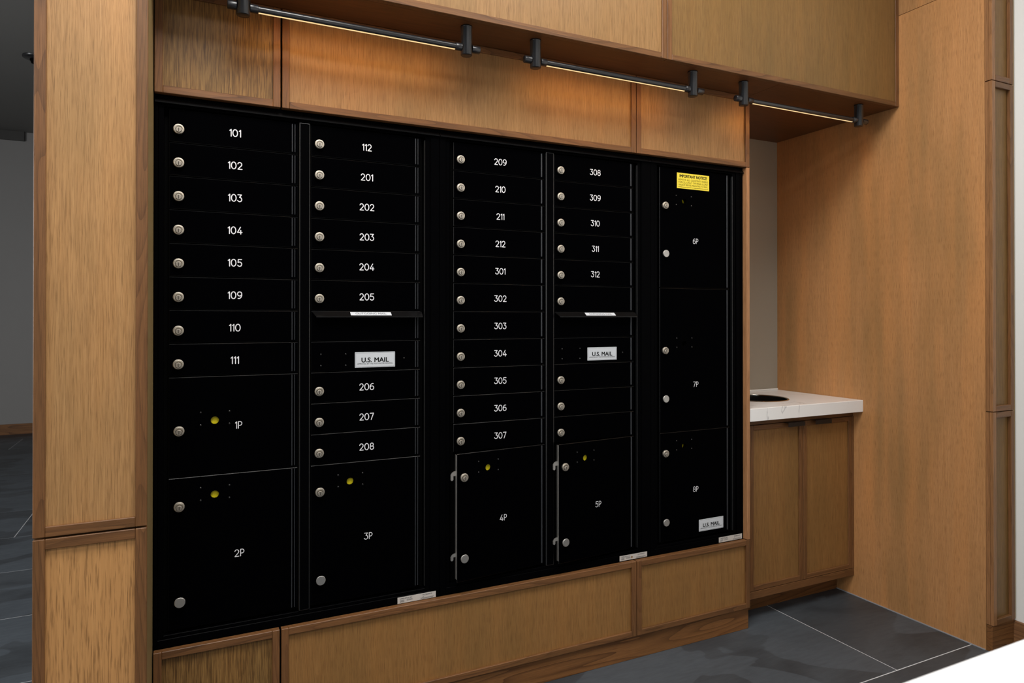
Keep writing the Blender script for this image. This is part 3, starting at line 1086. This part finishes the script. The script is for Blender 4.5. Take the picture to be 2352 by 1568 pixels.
def spec_label(unit, xa, xb, z0, z1, stain=False):
    yl = 0.0048
    bm = bmesh.new()
    add_box(bm, xa, xb, yl - 0.0007, yl, z0, z1, 0.0002)
    o = finish('specification_label', bm, M['spec_label'], unit)
    w, h = xb - xa, z1 - z0
    cx, cz = (xa + xb) / 2, (z0 + z1) / 2
    y = yl - 0.0010
    text_mesh('USPS-STD-4C', w * 0.315, y, xa + w * 0.215, z1 - h * 0.26, M['grey_ink'], o, 'label_lettering', height=h * 0.19, bold=0.03)
    text_mesh('FLORENCE', w * 0.245, y, xa + w * 0.775, z1 - h * 0.25, M['grey_ink'], o, 'label_lettering', height=h * 0.18, bold=0.04)
    bm = bmesh.new()
    random.seed(3)
    for (fx, fz, fw_, rows) in ((0.06, 0.52, 0.13, 3), (0.235, 0.50, 0.16, 2), (0.655, 0.55, 0.02, 1), (0.60, 0.72, 0.35, 2)):
        for r_ in range(rows):
            x = xa + fx * w
            xe = x + fw_ * w * (0.8 + 0.2 * random.random())
            zz = z1 - (fz + 0.13 * r_) * h
            while x < xe:
                l = (0.010 + 0.022 * random.random()) * w
                add_box(bm, x, min(xe, x + l), y - 0.00005, y + 0.0001, zz - 0.0006, zz + 0.0006)
                x += l + 0.008 * w
    sp = finish('label_small_print', bm, M['grey_ink'], o)
    if stain:
        bm = bmesh.new()
        add_revolve(bm, (xa + w * 0.44, yl - 0.0008, cz - 0.001), 'Y-', [(0.0038, 0.0), (0.0, 0.00005)], 9)
        finish('stain', bm, M['brown_ink'], o)
    return o


# --- unit 1: columns 101.. and 112..
XM1, XM2 = 0.7286, 1.5393
u1 = thing('mailbox_unit', (0.335, 0.2, ZB), 'black double column mailbox unit numbered 101 to 208, nearest the tall pillar', 'mailbox', 'wall of black mailboxes')
unit_frame(u1, X0 + 0.0008, XM1 - 0.0006, (0.0, 0.3635))
for k, s in enumerate(('101', '102', '103', '104', '105', '109', '110', '111')):
    tenant_door(u1, 0.0, k, s)
parcel_door(u1, 0.0, zrow(8), zrow(11), '1P', (0.1490, 0.9199), (0.0021, 0.9138), None, (0.0892, 0.9364), rivet_square(0.0895, 0.9370))
parcel_door(u1, 0.0, zrow(11), 0.3885, '2P', (0.1516, 0.5693), (0.0030, 0.7141), (0.0050, 0.4629), (0.0895, 0.7363), rivet_square(0.0897, 0.7352))
C2 = 0.3635
for k, s in enumerate(('112', '201', '202', '203', '204', '205')):
    tenant_door(u1, C2, k, s)
tenant_door(u1, C2, 6, None, has_lock=False)
d = tenant_door(u1, C2, 7, None, has_lock=False)
us_mail(0.5277, 1.0888, 0.1211, 0.0458, d)
screws([(0.3692, 1.1075), (0.4403, 1.1072), (0.3693, 1.0748), (0.4404, 1.0740), (0.6167, 1.0908)], d)
for k, s in ((8, '206'), (9, '207'), (10, '208')):
    tenant_door(u1, C2, k, s)
parcel_door(u1, C2, zrow(11), 0.3885, '3P', (0.1441, 0.5658), (0.0026, 0.7121), (0.0047, 0.4598), (0.0905, 0.7331), rivet_square(0.0907, 0.7320))
h = outgoing_hood(u1, C2, 1.2322)
outgoing_label(h, 0.5130, 1.2322)
spec_label(u1, 0.5953, 0.7171, 0.3490, 0.3678)

# --- unit 2: columns 209.. and 308..
u2 = thing('mailbox_unit', (1.134, 0.2, ZB), 'black double column mailbox unit numbered 209 to 312, two lower parcel doors ajar', 'mailbox', 'wall of black mailboxes')
C3, C4 = 0.7990, 1.1625
unit_frame(u2, XM1 + 0.0006, XM2 - 0.0006, (C3, C4))
for k, s in enumerate(('209', '210', '211', '212', '301', '302', '303', '304', '305', '306', '307')):
    tenant_door(u2, C3, k, s, dx=0.1408)
for k, s in enumerate(('308', '309', '310', '311', '312')):
    tenant_door(u2, C4, k, s, dx=0.1420)
tenant_door(u2, C4, 5, None)
tenant_door(u2, C4, 6, None, has_lock=False)
d = tenant_door(u2, C4, 7, None, has_lock=False)
us_mail(1.3322, 1.0873, 0.1213, 0.0452, d)
screws([(1.1708, 1.1071), (1.2416, 1.1071), (1.1708, 1.0730), (1.2416, 1.0726), (1.4188, 1.0895)], d)
for k in (8, 9, 10):
    tenant_door(u2, C4, k, None)
h = outgoing_hood(u2, C4, 1.2322)
outgoing_label(h, 1.3190, 1.2322)


def ajar_door(unit, xl, num, z_text, z_lock, z_knob, z_hole):
    """built shut with its origin on the hinge, then swung 5 degrees open"""
    hx = xl + DW1
    z1, z0 = zrow(11) - 0.0013, 0.3885 + 0.0013
    hinge_pt = Vector((hx, YD, (z0 + z1) / 2))
    d = plate_with_hole('parcel_door', xl + DW0, hx, z0, z1, YD, YBK + 0.004, (hx - 0.2160, z_hole, 0.0103), M['black_door'], unit, origin=hinge_pt)
    d['label'] = 'parcel door marked ' + num + ', slightly ajar'
    hinge(hx, z0, z1, d)
    number_mesh(num, hx - 0.1610, z_text, 0.0210, YD, d, stroke=0.10)
    lock(hx - 0.3045, z_lock, d)
    knob(hx - 0.3050, z_knob, d)
    peep(hx - 0.2160, z_hole, d)
    screws(rivet_square(hx - 0.2158, z_hole), d)
    # bare metal edge of the open door
    box('door_edge', xl + DW0 - 0.0014, xl + DW0 - 0.0003, YD + 0.0006, YBK + 0.0068, z0 + 0.010, z1 - 0.002, M['steel'], d)
    for zz, hh in ((z_lock + 0.0065, 0.026), (z_knob + 0.006, 0.020)):
        bm = bmesh.new()
        x_ = xl + DW0 - 0.0016
        prof = [(x_ + 0.012, zz + hh / 2 + 0.002), (x_ - 0.004, zz + hh / 2), (x_ - 0.0115, zz + hh / 2 - 0.0035), (x_ - 0.0160, zz + hh / 2 - 0.010), (x_ - 0.0160, zz - hh / 2), (x_ - 0.0120, zz - hh / 2 - 0.003),
                (x_ - 0.0070, zz - hh / 2), (x_ - 0.0070, zz - 0.001), (x_ + 0.012, zz - 0.001)]
        f0 = [bm.verts.new((a, YBK + 0.0042, b)) for a, b in prof]
        f1 = [bm.verts.new((a, YBK + 0.0072, b)) for a, b in prof]
        for i in range(len(prof)):
            j = (i + 1) % len(prof)
            bm.faces.new([f0[i], f0[j], f1[j], f1[i]])
        bm.faces.new(f0)
        bm.faces.new(f1[::-1])
        finish('latch_hook', bm, M['steel'], d)
    d.rotation_euler = (0, 0, math.radians(5.0))
    return d


ajar_door(u2, C3, '4P', 0.5677, 0.7151, 0.4634, 0.7357)
ajar_door(u2, C4, '5P', 0.5674, 0.7126, 0.4611, 0.7332)
spec_label(u2, 1.4016, 1.5208, 0.3507, 0.3690, stain=True)

# --- unit 3: parcel column
u3 = thing('mailbox_unit', (1.76, 0.2, ZB), 'black single column parcel locker unit marked 6P 7P and 8P, beside the alcove', 'mailbox', 'wall of black mailboxes')
C5 = 1.6050
unit_frame(u3, XM2 + 0.0006, 1.9838, (C5,), w1=0.3140)
d = parcel_door(u3, C5, zrow(0), zrow(5), '6P', (0.1461, 1.5011), (0.0, 1.6258), (-0.0003, 1.4483), (0.0933, 1.6486), rivet_square(0.0900, 1.6450), False, 0.3140)
bm = bmesh.new()
add_box(bm, 1.6626, 1.8174, YD - 0.0008, YD - 0.0001, 1.6953, 1.7535, 0.0003)
finish('notice_label', bm, M['yellow'], d)['label'] = 'yellow notice sticker'
cxn = 1.7400
text_mesh('IMPORTANT NOTICE!', 0.130, YD - 0.0011, cxn, 1.7422, M['black_ink'], d, 'notice_heading', height=0.0104, bold=0.05)
for s, zz in (('REMOVE ALL CONTENTS INSIDE', 1.7285), ('PARCEL-ONLY OR REAR-LOAD', 1.7190), ('MAILBOX BEFORE MOUNTING TO WALL', 1.7095)):
    text_mesh(s, 0.140, YD - 0.0011, cxn, zz, M['olive_ink'], d, 'notice_lettering', height=0.0066)
bm = bmesh.new()
x = 1.6695
random.seed(11)
while x < 1.8080:
    l = 0.0015 + 0.006 * random.random()
    add_box(bm, x, x + l, YD - 0.0012, YD - 0.0010, 1.7005, 1.7021)
    x += l + 0.0012
finish('notice_small_print', bm, M['olive_ink'], d)
parcel_door(u3, C5, zrow(5), zrow(11), '7P', (0.1463, 0.9619), (-0.0008, 1.0921), (-0.0011, 0.9150), (0.0925, 1.1156), rivet_square(0.0920, 1.1140), 2, 0.3140)
d = parcel_door(u3, C5, zrow(11), 0.3885, '8P', (0.1456, 0.5672), (0.0006, 0.7139), (0.0003, 0.4621), (0.0908, 0.7334), rivet_square(0.0905, 0.7330), False, 0.3140)
us_mail(1.8253, 0.4268, 0.1203, 0.0445, d)
spec_label(u3, 1.8589, 1.9763, 0.3507, 0.3705)

# ------------------------------------------------------------------ linear lights under the bulkhead
YL = -0.128
ll = ['long black linear light under the bulkhead at the hall end, glowing warm',
      'middle black linear light under the bulkhead, above the long oak panel',
      'black linear light under the bulkhead over the alcove counter']
fx = [(0.1494, 0.7655, 1.982, 0.1116, 0.1845, 0.7307, 0.8071), (0.9965, 1.6195, 1.990, 0.9572, 1.0336, 1.5849, 1.6649), (1.8575, 2.4790, 1.998, 1.8175, 1.8981, 2.4421, 2.5257)]
ROD = 0.0172
for i, (xa, xb, zb_, ra, la, lb, rb) in enumerate(fx):
    zb2 = 1.9895
    t = thing('linear_light', ((xa + xb) / 2, YL, ZS), ll[i], 'light', 'linear lights under the bulkhead')
    for x in (xa, xb):
        bm = bmesh.new()
        add_revolve(bm, (x, YL, 0), 'Z', [(0.0, zb2), (0.0155, zb2), (0.0170, zb2 + 0.0014), (0.0170, ZS - 0.0050), (0.0174, ZS - 0.0048), (0.0174, ZS - 0.0004), (0.0, ZS - 0.0004)], 36)
        o = finish('post', bm, M['fixture'], t)
    zr = zb2 + 0.0225
    r1, r2 = 0.0112, 0.0088
    for nm, prof in (('end_stub', [(0.0, ra), (r1 - 0.001, ra), (r1, ra + 0.001), (r1, xa - 0.0165)]),
                     ('end_stub', [(r1, xb + 0.0165), (r1, rb - 0.001), (r1 - 0.001, rb), (0.0, rb)]),
                     ('collar', [(r1, xa + 0.0165), (r1, la), (r1 - 0.001, la + 0.001), (r2, la + 0.001)]),
                     ('collar', [(r2, lb - 0.001), (r1 - 0.001, lb - 0.001), (r1, lb), (r1, xb - 0.0165)])):
        bm = bmesh.new()
        add_revolve(bm, (0, YL, zr), 'X', prof, 28)
        finish(nm, bm, M['fixture'], t)
    bm = bmesh.new()
    add_revolve(bm, (0, YL, zr), 'X', [(r2, la + 0.0005), (r2, lb - 0.0005)], 28)
    finish('rod', bm, M['fixture'], t)
    bm = bmesh.new()
    a0 = -math.radians(97)
    add_box(bm, la + 0.002, lb - 0.002, YL - 0.0024, YL + 0.0024, zr - 0.0098, zr - 0.0075, 0.0004)
    o = finish('led_strip', bm, M['led'], t)
    o['label'] = 'glowing warm strip'
    lamp = area_light('linear_light_lamp', ((la + lb) / 2, YL + 0.0074, zr - 0.0090), ((la + lb) / 2, YL + 0.75, zr - 0.90), lb - la - 0.004, 0.004, LED_WATT, (1.0, 0.46, 0.11))

# ------------------------------------------------------------------ reception desk near the camera
desk = thing('reception_desk', (1.35, -2.0, 0), 'white desk corner close to the camera, out of focus', 'desk')
box('desk_top', 0.36, 2.30, -2.45, -1.605, 0.862, 0.900, M['desk'], desk, bev=0.002, seg=2)
box('desk_body', 0.50, 2.20, -2.38, -1.70, 0.0, 0.8615, M['desk'], desk)

# ------------------------------------------------------------------ hall: round ceiling fitting
cl = thing('ceiling_light', (-0.985, 4.02, CEIL), 'small dark round ceiling fitting in the hall beyond the pillar', 'light')
bm = bmesh.new()
add_revolve(bm, (-0.985, 4.02, CEIL), 'Z', [(0.085, -0.0005), (0.085, -0.012), (0.060, -0.022), (0.0, -0.024)], 32)
finish('trim_ring', bm, M['fixture'], cl)
bm = bmesh.new()
add_revolve(bm, (-0.985, 4.02, CEIL), 'Z', [(0.040, -0.0235), (0.030, -0.050), (0.0, -0.055)], 24)
finish('baffle', bm, M['void'], cl)
